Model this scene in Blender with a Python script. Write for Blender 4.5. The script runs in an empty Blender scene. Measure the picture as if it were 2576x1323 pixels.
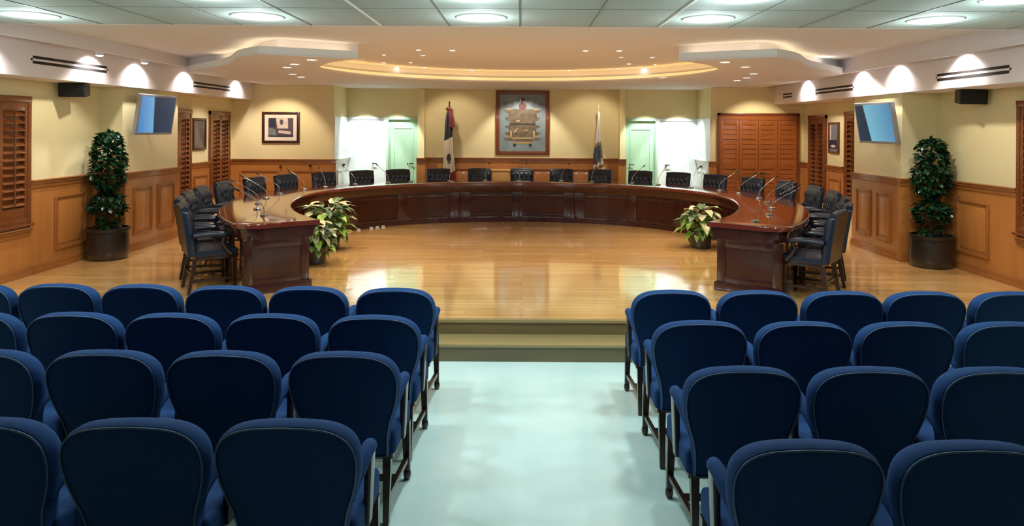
import bpy, bmesh, math, random
from mathutils import Vector, Matrix
R = random.Random(7)
SC = bpy.context.scene
COL = SC.collection
PI = math.pi
F = 1720.0            # focal length in pixels of the 2576-pixel frame
H = 2.09              # camera height above the audience floor
S = 0.29              # stage height
# ------------------------------------------------------------------ materials
def lin(c):
    return tuple(((v/255)/12.92 if v/255 <= .04045 else ((v/255+.055)/1.055)**2.4) for v in c)
def mat(name, rgb, rough=.5, var=0, scale=(4,4,4), rgb2=None, bump=0, coat=0, metal=0, spec=.5, emit=None, es=0, sheen=0, detail=4):
    m = bpy.data.materials.new(name); m.use_nodes = True
    nt = m.node_tree; b = nt.nodes['Principled BSDF']
    c = lin(rgb)
    b.inputs['Base Color'].default_value = (*c, 1)
    b.inputs['Roughness'].default_value = rough
    b.inputs['Metallic'].default_value = metal
    b.inputs['Specular IOR Level'].default_value = spec
    b.inputs['Coat Weight'].default_value = coat
    b.inputs['Coat Roughness'].default_value = .06
    if sheen:
        b.inputs['Sheen Weight'].default_value = sheen
        b.inputs['Sheen Tint'].default_value = (*lin((120,165,230)),1)
        b.inputs['Sheen Roughness'].default_value = .4
    if emit:
        b.inputs['Emission Color'].default_value = (*lin(emit), 1); b.inputs['Emission Strength'].default_value = es
    if var or rgb2 or bump:
        tc = nt.nodes.new('ShaderNodeTexCoord'); mp = nt.nodes.new('ShaderNodeMapping'); mp.inputs['Scale'].default_value = scale
        nz = nt.nodes.new('ShaderNodeTexNoise'); nz.inputs['Scale'].default_value = 1; nz.inputs['Detail'].default_value = detail
        nt.links.new(tc.outputs['Object'], mp.inputs['Vector']); nt.links.new(mp.outputs['Vector'], nz.inputs['Vector'])
        if var or rgb2:
            cr = nt.nodes.new('ShaderNodeValToRGB')
            a = c if rgb2 else tuple(v*(1-var) for v in c)
            z = lin(rgb2) if rgb2 else tuple(min(1, v*(1+var)) for v in c)
            cr.color_ramp.elements[0].position = .3; cr.color_ramp.elements[1].position = .7
            cr.color_ramp.elements[0].color = (*a, 1); cr.color_ramp.elements[1].color = (*z, 1)
            nt.links.new(nz.outputs['Fac'], cr.inputs['Fac']); nt.links.new(cr.outputs['Color'], b.inputs['Base Color'])
        if bump:
            bp = nt.nodes.new('ShaderNodeBump'); bp.inputs['Strength'].default_value = bump; bp.inputs['Distance'].default_value = .01
            nt.links.new(nz.outputs['Fac'], bp.inputs['Height']); nt.links.new(bp.outputs['Normal'], b.inputs['Normal'])
    return m
M = {}
M['wall'] = mat('cream_paint', (234,219,168), .75, .03, (1.5,1.5,1.5))
M['white_wall'] = mat('white_paint', (236,238,236), .5)
M['band'] = mat('bulkhead_paint', (236,228,226), .7)
M['oak'] = mat('oak_veneer', (178,116,58), .32, .10, (9,9,.9), coat=.25, bump=.05)
M['oak_dark'] = mat('oak_rail', (158,98,48), .3, .10, (3,3,3), coat=.3)
M['shutter'] = mat('shutter_wood', (122,68,32), .28, .15, (4,4,30), coat=.4)
M['doorwood'] = mat('door_wood', (150,84,36), .3, .16, (1.2,1.2,16), coat=.4)
M['mahog'] = mat('mahogany', (58,22,16), .22, .22, (5,5,.9), coat=.35)
M['mahog_top'] = mat('mahogany_polished', (100,40,24), .12, .10, (3,3,3), coat=.8)
M['fabric'] = mat('blue_fabric', (25,56,98), .85, .06, (60,60,60), bump=.12, spec=.15)
M['piping'] = mat('piping_cord', (56,80,112), .5)
M['legwood'] = mat('dark_leg_wood', (44,24,18), .3, .2, (6,6,20), coat=.3)
M['leather'] = mat('navy_leather', (16,26,44), .36, .15, (25,25,25), bump=.06, spec=.6)
M['leather_warm_reflection'] = mat('leather_warm_reflection', (62,46,34), .38, .15, (25,25,25), bump=.04)  # brown is warm light reflected on navy leather, put into the colour
M['tile'] = mat('ceiling_tile', (184,194,188), .85, .02, (30,30,30))
M['tbar'] = mat('ceiling_bar', (120,124,120), .6)
M['tbar_w'] = mat('ceiling_bar_white', (232,232,224), .5)
M['plaster'] = mat('ceiling_plaster', (228,226,230), .8, .015, (1,1,1))
M['white'] = mat('white_enamel', (236,240,240), .35)
M['green_door'] = mat('pale_green_paint', (176,206,176), .4, .04, (5,5,.6))
M['black'] = mat('black_plastic', (10,12,13), .4)
M['grille'] = mat('speaker_cloth', (14,17,19), .8, .3, (150,150,150), bump=.3)
M['slotblack'] = mat('vent_dark', (34,26,22), .7)
M['silver'] = mat('silver_plastic', (176,180,184), .35, metal=.3)
M['steel'] = mat('chrome', (190,190,190), .18, metal=1)
M['pot'] = mat('dark_pot', (36,30,24), .35, .2, (6,6,6), coat=.2)
M['soil'] = mat('soil', (40,30,20), .95, .4, (40,40,40), bump=.5)
M['trunk'] = mat('bark', (50,36,24), .9, .3, (30,30,8), bump=.4)
M['leaf'] = mat('dark_leaf', (14,42,26), .3, rgb2=(30,74,42), scale=(9,9,9), coat=.3)
M['leaf_b'] = mat('fresh_leaf', (96,142,40), .42, rgb2=(150,178,82), scale=(12,12,12))
M['leaf_c'] = mat('cream_leaf', (206,196,160), .5, rgb2=(176,178,128), scale=(12,12,12))
M['leaf_d'] = mat('deep_leaf', (52,84,46), .42, rgb2=(92,118,78), scale=(12,12,12))
M['brass'] = mat('dark_brass', (60,48,34), .35, metal=.7)
M['frame_dark'] = mat('dark_frame', (58,26,16), .3, .15, (8,8,8), coat=.3)
M['frame_mid'] = mat('walnut_frame', (116,60,28), .3, .12, (4,4,4), coat=.3)
M['matboard'] = mat('cream_mat', (238,222,206), .8)
M['pale_oak'] = mat('pale_oak', (222,168,92), .4, .05, (4,4,1))
M['bulb'] = mat('lamp_glow', (255,255,255), .5, emit=(255,244,226), es=9)
M['bulb_cool'] = mat('lamp_glow_cool', (255,255,255), .5, emit=(226,250,255), es=7)
M['led'] = mat('cove_led', (255,255,255), .5, emit=(255,200,116), es=5)
M['led_soft'] = mat('cove_led_soft', (255,255,255), .5, emit=(255,220,172), es=3.2)

def node_mat(name):
    m = bpy.data.materials.new(name); m.use_nodes = True
    return m, m.node_tree, m.node_tree.nodes['Principled BSDF']
def stage_floor_mat():
    m, nt, b = node_mat('maple_boards')
    N = nt.nodes.new; L = nt.links.new
    tc = N('ShaderNodeTexCoord')
    br = N('ShaderNodeTexBrick'); br.inputs['Scale'].default_value = 1; br.offset = .37
    br.inputs['Brick Width'].default_value = 1.5; br.inputs['Row Height'].default_value = .11; br.inputs['Mortar Size'].default_value = .0012
    br.inputs['Color1'].default_value = (*lin((222,168,102)),1); br.inputs['Color2'].default_value = (*lin((238,192,126)),1); br.inputs['Mortar'].default_value = (*lin((160,106,56)),1)
    L(tc.outputs['Object'], br.inputs['Vector'])
    mp = N('ShaderNodeMapping'); mp.inputs['Scale'].default_value = (.9, 14, 1); L(tc.outputs['Object'], mp.inputs['Vector'])
    nz = N('ShaderNodeTexNoise'); nz.inputs['Scale'].default_value = 1; nz.inputs['Detail'].default_value = 5; L(mp.outputs['Vector'], nz.inputs['Vector'])
    cr = N('ShaderNodeValToRGB'); cr.color_ramp.elements[0].position = .3; cr.color_ramp.elements[1].position = .72
    cr.color_ramp.elements[0].color = (.80,.77,.72,1); cr.color_ramp.elements[1].color = (1.05,1.04,1.02,1); L(nz.outputs['Fac'], cr.inputs['Fac'])
    mx = N('ShaderNodeMix'); mx.data_type = 'RGBA'; mx.blend_type = 'MULTIPLY'; mx.inputs['Factor'].default_value = 1
    L(br.outputs['Color'], mx.inputs['A']); L(cr.outputs['Color'], mx.inputs['B']); L(mx.outputs['Result'], b.inputs['Base Color'])
    b.inputs['Roughness'].default_value = .2; b.inputs['Coat Weight'].default_value = 1; b.inputs['Coat Roughness'].default_value = .07; b.inputs['Coat IOR'].default_value = 1.6
    return m
M['stage'] = stage_floor_mat()
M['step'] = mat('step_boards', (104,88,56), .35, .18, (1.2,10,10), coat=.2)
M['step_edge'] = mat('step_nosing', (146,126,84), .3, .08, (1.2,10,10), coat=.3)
M['terrazzo'] = mat('pale_terrazzo', (186,212,206), .22, rgb2=(206,226,220), scale=(1.6,1.6,1.6), detail=6, coat=.15)

# ------------------------------------------------------------------ mesh builder
class MB:
    def __init__(s, T=None):
        s.v = []; s.f = []; s.T = T
    def add(s, vs, fs):
        o = len(s.v)
        s.v += [tuple(s.T(*p)) if s.T else tuple(p) for p in vs]
        s.f += [tuple(i+o for i in f) for f in fs]
        return s
    def box(s, x0, x1, y0, y1, z0, z1):
        return s.add([(x0,y0,z0),(x1,y0,z0),(x1,y1,z0),(x0,y1,z0),(x0,y0,z1),(x1,y0,z1),(x1,y1,z1),(x0,y1,z1)],
                     [(0,3,2,1),(4,5,6,7),(0,1,5,4),(1,2,6,5),(2,3,7,6),(3,0,4,7)])
    def hexa(s, a, b):   # two quads a (bottom) and b (top)
        return s.add(list(a)+list(b), [(0,3,2,1),(4,5,6,7),(0,1,5,4),(1,2,6,5),(2,3,7,6),(3,0,4,7)])
    def prism(s, poly, z0, z1):
        n = len(poly)
        return s.add([(x,y,z0) for x,y in poly]+[(x,y,z1) for x,y in poly],
                     [tuple(range(n-1,-1,-1)), tuple(range(n,2*n))]+[(i,(i+1)%n,(i+1)%n+n,i+n) for i in range(n)])
    def loops(s, rings, closed=True, cap=True):
        n = len(rings[0]); vs = [p for r in rings for p in r]; fs = []
        for k in range(len(rings)-1):
            for i in range(n if closed else n-1):
                j = (i+1) % n
                fs.append((k*n+i, k*n+j, (k+1)*n+j, (k+1)*n+i))
        if cap:
            fs.append(tuple(range(n-1,-1,-1))); fs.append(tuple(range((len(rings)-1)*n, len(rings)*n)))
        return s.add(vs, fs)
    def tube(s, pts, r, n=8, sq=(1,1)):
        pts = [Vector(p) for p in pts]; rings = []
        rs = r if isinstance(r, (list,tuple)) else [r]*len(pts)
        for i, p in enumerate(pts):
            d = (pts[min(i+1,len(pts)-1)]-pts[max(i-1,0)]).normalized()
            a = Vector((0,0,1)) if abs(d.z) < .9 else Vector((0,1,0))
            u = d.cross(a).normalized(); w = d.cross(u).normalized()
            rings.append([tuple(p+u*(rs[i]*sq[0]*math.cos(2*PI*k/n))+w*(rs[i]*sq[1]*math.sin(2*PI*k/n))) for k in range(n)])
        return s.loops(rings)
    def bar(s, a, b, wa, wb):   # square bar tapering from a to b, mostly vertical or along any axis
        s4 = [(-1,-1),(1,-1),(1,1),(-1,1)]
        a = Vector(a); b = Vector(b); d = (b-a).normalized()
        up = Vector((0,0,1)) if abs(d.z) < .8 else Vector((0,1,0))
        u = d.cross(up).normalized(); w = u.cross(d).normalized()
        return s.loops([[tuple(a+u*i*wa/2+w*j*wa/2) for i,j in s4],[tuple(b+u*i*wb/2+w*j*wb/2) for i,j in s4]])
    def lathe(s, prof, c=(0,0,0), n=24):
        return s.loops([[(c[0]+r*math.cos(2*PI*k/n), c[1]+r*math.sin(2*PI*k/n), c[2]+z) for k in range(n)] for r, z in prof])
    def build(s, name, m, parent=None, smooth=None, bevel=0, kind=None, subsurf=0, seg=2):
        me = bpy.data.meshes.new(name)
        off = ORIG.get(parent.name, Vector()) if parent else Vector()
        me.from_pydata([tuple(Vector(v)-off) for v in s.v], [], s.f)
        bm = bmesh.new(); bm.from_mesh(me)
        bmesh.ops.recalc_face_normals(bm, faces=bm.faces)
        if bevel:
            ed = [e for e in bm.edges if len(e.link_faces) == 2 and e.calc_face_angle(0) > .5]
            bmesh.ops.bevel(bm, geom=ed, offset=bevel, segments=seg, affect='EDGES', profile=.6, clamp_overlap=True)
        bad = [f for f in bm.faces if len(f.verts) > 4]
        if bad: bmesh.ops.triangulate(bm, faces=bad)
        bm.to_mesh(me); bm.free()
        me.polygons.foreach_set('use_smooth', [True]*len(me.polygons))
        me.set_sharp_from_angle(angle=math.radians(smooth if smooth is not None else 35))
        me.materials.append(m)
        o = bpy.data.objects.new(name, me); COL.objects.link(o)
        if parent: o.parent = parent; ORIG[o.name] = off
        if kind: o['kind'] = kind
        if subsurf:
            md = o.modifiers.new('subd', 'SUBSURF'); md.levels = md.render_levels = subsurf
        return o
ORIG = {}
def thing(name, label, cat, loc=(0,0,0), group=None, kind=None):
    o = bpy.data.objects.new(name, None); COL.objects.link(o)
    o.location = loc; o.empty_display_size = .1
    ORIG[o.name] = Vector(loc)
    if label: o['label'] = label
    if cat: o['category'] = cat
    if group: o['group'] = group
    if kind: o['kind'] = kind
    return o
def tag(o, label, cat, group=None):
    o['label'] = label; o['category'] = cat
    if group: o['group'] = group
    return o
def dup(root, loc, rz, label, group=None):
    r = root.copy(); COL.objects.link(r); r.location = loc; r.rotation_euler = (0,0,rz)
    r['label'] = label
    if group: r['group'] = group
    for ch in [c for c in root.children]:
        c = ch.copy(); COL.objects.link(c); c.parent = r
        for g in [x for x in ch.children]:
            d = g.copy(); COL.objects.link(d); d.parent = c
    return r
def structure(name):
    return thing(name, None, None, (0,0,0), None, 'structure')
ORD = ['','first','second','third','fourth','fifth','sixth','seventh','eighth','ninth','tenth','eleventh','twelfth']
SIDE = {-1: "tricolour flag's side", 1: "white flag's side"}

# plan constants
XLA, XLB = -5.93, -5.62
XRA, XRB = 5.72, 5.20
YLJ, YLE = 9.60, 11.14
YRJ, YRE = 9.37, 10.72
YB = 13.95            # back side walls
YN = 15.0             # niche back
YC = 15.05            # central wall
ZT, ZM, ZF = 2.98, 3.15, 2.93   # tile ceiling, main ceiling, soffit
RAIL = S+1.135
def TL(x0): return lambda u, v, w: (x0+w, u, v)      # wall facing +X : u = Y, v = Z, w = out
def TR(x0): return lambda u, v, w: (x0-w, u, v)
def TB(y0): return lambda u, v, w: (u, y0-w, v)

# ------------------------------------------------------------------ floors, steps
MB().box(-6.6,6.6,-3,6.5,-.12,0).build('floor', M['terrazzo'], kind='structure')
st = structure('floor_stage')
MB().box(-6.6,6.6,6.42,15.9,.02,S).build('boards', M['stage'], st)
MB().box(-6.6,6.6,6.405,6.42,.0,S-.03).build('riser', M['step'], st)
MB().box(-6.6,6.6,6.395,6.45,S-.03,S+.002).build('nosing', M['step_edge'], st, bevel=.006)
sp = structure('floor_step')
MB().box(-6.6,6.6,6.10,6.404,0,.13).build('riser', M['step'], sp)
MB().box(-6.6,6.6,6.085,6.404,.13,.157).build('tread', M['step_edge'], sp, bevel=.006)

# ------------------------------------------------------------------ walls
def wall(name, segs, z0, z1, m):
    b = MB()
    for x0,x1,y0,y1 in segs: b.box(x0,x1,y0,y1,z0,z1)
    return b.build(name, m, kind='structure')
wall('wall_left', [(XLA-.15,XLA,-3,YB)], 0, 3.3, M['wall'])
wall('wall_left_pier', [(XLA,XLB,YLJ,YLE)], S, 2.75, M['wall'])
wall('wall_right', [(XRA,XRA+.15,-3,YB)], 0, 3.3, M['wall'])
wall('wall_right_pier', [(XRB,XRA,YRJ,YRE)], S, 2.75, M['wall'])
wall('wall_rear', [(-6.2,6.2,-3.15,-3)], 0, 3.3, M['shutter'])  # unseen wall; dark wood picked to cut light bounced onto chair backs
wall('wall_back_left', [(XLA-.15,-3.85,YB,YN+.2)], S, 3.2, M['wall'])
wall('wall_back_right', [(3.84,XRA+.15,YB,YN+.2)], S, 3.2, M['wall'])
wall('wall_back', [(-2.27,2.22,YC,YC+.15)], S, 3.2, M['wall'])
wall('wall_back_pier_left', [(-2.27,-2.13,14.78,YC)], S, 3.2, M['wall'])
wall('wall_back_pier_right', [(2.10,2.22,14.78,YC)], S, 3.2, M['wall'])
ZD = 2.30             # door head
wall('wall_niche_left', [(-3.85,-2.27,YN,YN+.15)], ZD, 3.2, M['wall'])
wall('wall_niche_right', [(2.22,3.84,YN,YN+.15)], ZD, 3.2, M['wall'])
wall('wall_niche_rear', [(-3.85,-2.27,YN+.15,YN+.2),(2.22,3.84,YN+.15,YN+.2)], S, 3.2, M['white_wall'])

# ------------------------------------------------------------------ wainscots
TN = [0]
def wainscot(T, u0, u1, panels, m=None, knobs=(), top=RAIL, base=True, thick=.025):
    TN[0] += 1
    m = m or M['oak']
    r = structure('trim_%d' % TN[0])
    MB(T).box(u0,u1,S,top-.06,0,thick).build('board', m, r)
    rl = M['oak_dark'] if m is M['oak'] else m
    b = MB(T); b.box(u0,u1,top-.10,top-.05,thick,thick+.016); b.box(u0,u1,top-.05,top-.018,0,thick+.034); b.box(u0,u1,top-.018,top,0,thick+.05)
    b.build('cap_rail', rl, r, bevel=.006)
    if base:
        b = MB(T); b.box(u0,u1,S,S+.10,thick,thick+.018); b.box(u0,u1,S,S+.05,thick,thick+.032)
        b.build('baseboard', rl, r, bevel=.005)
    for (a, c, z0, z1) in panels:
        f = .05; t = thick; b = MB(T)
        for k,(w,h) in enumerate(((.0,.022),(.018,.012))):
            i = w
            b.box(a+i,a+i+f*.5,z0+i,z1-i,t,t+h); b.box(c-i-f*.5,c-i,z0+i,z1-i,t,t+h)
            b.box(a+i+f*.5,c-i-f*.5,z0+i,z0+i+f*.5,t,t+h-.0008); b.box(a+i+f*.5,c-i-f*.5,z1-i-f*.5,z1-i,t,t+h-.0008)
        pm = b.build('panel_moulding', rl, r, bevel=.004)
        MB(T).box(a+.07,c-.07,z0+.07,z1-.07,t,t+.01).build('raised_field', m, pm, bevel=.006)
    for (u, z) in knobs:
        MB(T).box(u-.02,u+.02,z-.02,z+.02,thick,thick+.05).build('knob', M['brass'], r, bevel=.01)
    return r
P0, P1 = S+.22, S+.90
wainscot(TL(XLA), 8.20, YLJ, [(8.62,9.25,P0,P1)])
wainscot(TL(XLA), 5.9, 8.20, [], top=S+.58)
wainscot(TL(XLB), YLJ, YLE+.02, [(9.83,10.32,P0,P1),(10.48,10.98,P0,P1)])
wainscot(TB(YLJ), XLA, XLB+.06, [])
wainscot(TL(XLA), 12.17, 12.90, [(12.27,12.80,P0,P1)])
wainscot(TL(XLA), 13.78, YB, [])
wainscot(TB(YB), XLA, -3.85+.05, [(-5.75,-4.95,P0,P1),(-4.8,-4.0,P0,P1)], knobs=[(-4.92,S+.98),(-4.32,S+1.0)])
wainscot(TB(YC), -2.13, 2.10, [(-2.05,-1.1,P0,P1),(-1.0,-.1,P0,P1),(.0,.95,P0,P1),(1.05,2.0,P0,P1)])
wainscot(TB(14.78), -2.29, -2.10, [])
wainscot(TB(14.78), 2.07, 2.24, [])
wainscot(TB(YB), 3.84-.05, 3.98, [])
wainscot(TB(YB), 5.62, XRA, [])
wainscot(TR(XRA), 7.86, YRJ, [(8.33,8.95,P0,P1)])
wainscot(TR(XRA), 5.9, 7.86, [], top=S+.58)
wainscot(TR(XRB), YRJ, YRE+.02, [(9.57,9.98,P0,P1),(10.14,10.58,P0,P1)])
wainscot(TB(YRJ), XRB-.06, XRA, [])
wainscot(TR(XRA), 12.12, 12.82, [(12.22,12.72,P0,P1)])
wainscot(TR(XRA), 13.62, YB, [])
# white panelling on the niche returns
wainscot(TL(-3.85), YB+.03, YN, [(14.1,14.45,P0,P1),(14.55,14.9,P0,P1)], m=M['white'], knobs=[(14.55,S+.99)])
wainscot(TR(3.84), YB+.03, YN, [(14.1,14.45,P0,P1),(14.55,14.9,P0,P1)], m=M['white'], knobs=[(14.55,S+.99)])
TN[0] += 1
MB().box(-3.85,-3.83,YB+.004,YN,RAIL,ZD).build('trim_%d' % TN[0], M['white'], kind='structure')
TN[0] += 1
MB().box(3.82,3.84,YB+.004,YN,RAIL,ZD).build('trim_%d' % TN[0], M['white'], kind='structure')

# ------------------------------------------------------------------ doors in the niches
def door(n, T, u0, u1, m, panel, hx, recess=0.0):
    r = structure('door_%d' % n)
    fw = .05
    b = MB(T); b.box(u0,u0+fw,S,ZD,-.1,.02); b.box(u1-fw,u1,S,ZD,-.1,.02); b.box(u0,u1,ZD-fw,ZD+.012,-.1,.024)
    b.build('door_frame', m, r, bevel=.004)
    MB(T).box(u0+fw,u1-fw,S,ZD-fw,-.1,-recess).build('leaf', m, r)
    if panel:
        a,c,z0,z1 = u0+fw+.09,u1-fw-.09,S+.2,ZD-.22
        b = MB(T)
        for (p,q,s_,t) in ((a,a+.025,z0,z1),(c-.025,c,z0,z1),(a+.025,c-.025,z0,z0+.025),(a+.025,c-.025,z1-.025,z1)): b.box(p,q,s_,t,-recess,-recess+.014)
        b.build('panel_moulding', m, r, bevel=.004)
    h = MB(T); h.tube([T0(hx,S+1.0,-recess) for T0 in [lambda a,b_,c: (a,b_,c)]]+[(hx,S+1.0,-recess+.05)], .012, 8); h.tube([(hx-.01,S+1.0,-recess+.05),(hx+.09,S+.995,-recess+.05)], .011, 8)
    h.build('handle', M['brass'], r)
    return r
door(1, TB(YN), -3.85, -2.99, M['white'], False, -3.28)
door(2, TB(YN), -2.99, -2.27, M['green_door'], True, -2.48, .045)
door(3, TB(YN), 2.22, 2.96, M['green_door'], True, 2.36, .045)
door(4, TB(YN), 2.96, 3.84, M['white'], False, 3.13)

# ------------------------------------------------------------------ shutters
def slats(b, u0, u1, z0, z1, step, w0, ang=.55, depth=.05, th=.008):
    n = max(1, int((z1-z0)/step)); step = (z1-z0)/n
    for k in range(n):
        zc = z0+(k+.5)*step; dz = depth/2*math.sin(ang)*1.3; dw = depth/2*math.cos(ang)
        b.hexa([(u0,zc+dz,w0-dw),(u1,zc+dz,w0-dw),(u1,zc-dz,w0+dw),(u0,zc-dz,w0+dw)],
               [(u0,zc+dz+th,w0-dw),(u1,zc+dz+th,w0-dw),(u1,zc-dz+th,w0+dw),(u0,zc-dz+th,w0+dw)])
def shutter_window(n, T, u0, u1, z0, z1, leaves=1, rod=True):
    r = structure('window_%d' % n)
    f = .055
    b = MB(T); b.box(u0,u0+f,z0,z1,-.0,.05); b.box(u1-f,u1,z0,z1,0,.05); b.box(u0,u1,z1-f*1.3,z1,0,.055); b.box(u0+f,u1-f,z0,z0+f*1.2,0,.048)
    b.build('window_frame', M['shutter'], r, bevel=.005)
    MB(T).box(u0+f,u1-f,z0+f,z1-f,.0,.004).build('backing', M['shutter'], r)
    MB(T).box(u0-.03,u1+.03,z0-.03,z0,0,.075).build('window_sill', M['shutter'], r, bevel=.006)
    w = (u1-u0-2*f)/leaves
    for k in range(leaves):
        a, c = u0+f+k*w+.004, u0+f+(k+1)*w-.004; q = .045
        b = MB(T); b.box(a,a+q,z0+f,z1-f,.012,.044); b.box(c-q,c,z0+f,z1-f,.012,.044); b.box(a+q,c-q,z1-f-.12,z1-f,.012,.042); b.box(a+q,c-q,z0+f,z0+f+.14,.012,.042)
        lf = b.build('shutter_leaf', M['shutter'], r, bevel=.003)
        b = MB(T); slats(b, a+q, c-q, z0+f+.14, z1-f-.12, .082, .03, depth=.06); b.build('louvre_slats', M['shutter'], lf)
        if rod: MB(T).box((a+c)/2-.007,(a+c)/2+.007,z0+f+.16,z1-f-.14,.05,.064).build('tilt_rod', M['shutter'], lf, bevel=.003)
shutter_window(1, TL(XLA), 7.20, 8.19, S+.63, 2.43, 2)
shutter_window(2, TL(XLA), 11.30, 12.17, S+.45, 2.38, 2)
shutter_window(3, TL(XLA), 12.90, 13.78, S+.45, 2.375, 2)
shutter_window(4, TR(XRA), 7.00, 7.86, S+.63, 2.43, 2)
shutter_window(5, TR(XRA), 10.95, 12.08, S+.45, 2.40, 2)
shutter_window(6, TR(XRA), 12.84, 13.60, S+.45, 2.36, 2)
# double louvred wooden door, four narrow leaves
def louvre_door(n, T, u0, u1, z1):
    r = structure('door_%d' % n)
    b = MB(T); b.box(u0,u0+.05,S,z1,0,.06); b.box(u1-.05,u1,S,z1,0,.06); b.box(u0,u1,z1-.05,z1,0,.06)
    b.build('door_frame', M['frame_mid'], r, bevel=.005)
    MB(T).box(u0+.05,u1-.05,z1-.14,z1-.05,0,.045).build('header_board', M['doorwood'], r)
    w = (u1-u0-.10)/4
    for k in range(4):
        a, c = u0+.05+k*w+.003, u0+.05+(k+1)*w-.003
        b = MB(T); b.box(a,a+.06,S+.01,z1-.145,0,.036); b.box(c-.06,c,S+.01,z1-.145,0,.036); b.box(a+.06,c-.06,z1-.24,z1-.145,0,.034); b.box(a+.06,c-.06,S+.01,S+.16,0,.034); b.box(a+.06,c-.06,S+.98,S+1.10,0,.034)
        lf = b.build('leaf', M['doorwood'], r, bevel=.003)
        b = MB(T)
        for q0,q1 in ((S+.16,S+.98),(S+1.10,z1-.24)):
            nz = int((q1-q0)/.09)
            for i in range(nz):
                za = q0+(q1-q0)*i/nz; zb = q0+(q1-q0)*(i+1)/nz
                b.hexa([(a+.06,za,0),(c-.06,za,0),(c-.06,za,.030),(a+.06,za,.030)], [(a+.06,zb,0),(c-.06,zb,0),(c-.06,zb,.017),(a+.06,zb,.017)])
        b.build('louvre_slats', M['doorwood'], lf)
        if k in (1,2):
            hx = c-.05 if k == 1 else a+.05
            h = MB(T); h.tube([(hx,S+.90,.036),(hx,S+.90,.085)], .011, 8); h.tube([(hx,S+.90,.08),(hx-.1,S+.885,.08)] if k == 1 else [(hx,S+.90,.08),(hx+.1,S+.885,.08)], .012, 8)
            h.build('handle', M['brass'], lf)
louvre_door(5, TB(YB), 3.97, 5.63, 2.41)

# ------------------------------------------------------------------ ceilings
c = structure('ceiling')
MB().box(-6.2,6.2,-3.1,6.0,ZT,ZT+.1).build('tile_field', M['tile'], c)
b = MB(); bw = MB()
for k in range(-9, 11):
    x = -.03+.61*k
    if k in (-2, 2): bw.box(x-.009,x+.009,-3,6.0,ZT-.008,ZT)
    else: b.box(x-.005,x+.005,-3,6.0,ZT-.004,ZT)
for k in range(0, 10):
    y = 5.98-.85*k; b.box(-6.0,6.0,y-.0025,y+.0025,ZT-.002,ZT)
b.build('grid_seam', M['tbar'], c); bw.build('bright_grid_seam', M['tbar_w'], c)
c = structure('ceiling_stage')
MB().box(-5.25,4.90,6.0,15.3,ZM,ZM+.1).build('plaster_field', M['plaster'], c)
MB().box(-5.25,4.90,6.0,6.04,ZT,ZM).build('front_return', M['plaster'], c)
# side drops and lamp slots
for nm, xd, xb, sg in (('ceiling_drop_left',-5.25,-5.50,-1),('ceiling_drop_right',4.90,5.12,1)):
    r = structure(nm)
    zl = H+.174*abs(xd)
    MB().box(min(xd,xd+sg*.04),max(xd,xd+sg*.04),3.2,YB,zl,ZM+.08).build('drop_face', M['plaster'], r, bevel=.004)
    MB().box(min(xd,xb),max(xd,xb),3.2,YB,ZM+.02,ZM+.08).build('slot_top', M['band'], r)
    zb = H+.0976*abs(xb)
    xo = XLA if sg < 0 else XRA
    MB().box(min(xb,xo),max(xb,xo),3.2,YB,zb,ZM+.08).build('bulkhead', M['band'], r, bevel=.006)
# dropped horseshoe soffit with lit coves
def arc(cx, cy, r, a0, a1, n): return [(cx+r*math.sin(a0+(a1-a0)*k/n), cy+r*math.cos(a0+(a1-a0)*k/n)) for k in range(n+1)]
def smooth_path(pts, n=8):
    out = []
    for i in range(len(pts)-1):
        p0 = Vector(pts[max(i-1,0)]); p1 = Vector(pts[i]); p2 = Vector(pts[i+1]); p3 = Vector(pts[min(i+2,len(pts)-1)])
        for k in range(n):
            t = k/n
            out.append(tuple(.5*((2*p1)+(p2-p0)*t+(2*p0-5*p1+4*p2-p3)*t*t+(3*p1-p0-3*p2+p3)*t**3)))
    out.append(tuple(pts[-1])); return out
SX = -.06
def soffit_poly(o, r_in, inner_dx):
    # half outline for x<0 (relative to SX), o = ledge set-back
    outer = smooth_path([(-3.02+.10*o*3, 7.96+o*1.25), (-3.45+.25*o*3, 8.42+o*.9), (-3.93+o*.95, 9.25+o*.4), (-4.56+o*.5, 9.98+o*.5), (-5.19, 10.7+o*.05)], 6)
    I0 = (-1.99-.25*o, 8.50+o*1.0)
    inn = smooth_path([I0, (-2.52-inner_dx, 9.05), (-r_in, 9.85)], 6)
    left = [(-5.19,15.3)]+outer[::-1]+inn          # from back-left round to start of arc
    a = arc(0, 9.85, r_in, -PI/2, PI/2, 48)[1:-1]
    a = [(x, 9.85+(y-9.85)*((12.67-9.85+(r_in-2.90))/r_in)) for x,y in a]
    right = [(-x,y) for x,y in left][::-1]
    P = left+a+right
    return [(max(-5.25,min(4.90,x+SX)),y) for x,y in P]
c = structure('ceiling_soffit')
MB().prism(soffit_poly(0, 2.90, 0), ZF, ZF+.025).build('soffit_plate', M['plaster'], c)
MB().prism(soffit_poly(.004, 3.14, .12), ZF+.025, ZF+.098).build('soffit_edge', M['white_wall'], c)
MB().prism(soffit_poly(.30, 3.20, .30), ZF+.098, ZM).build('cove_riser', M['plaster'], c)
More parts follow.
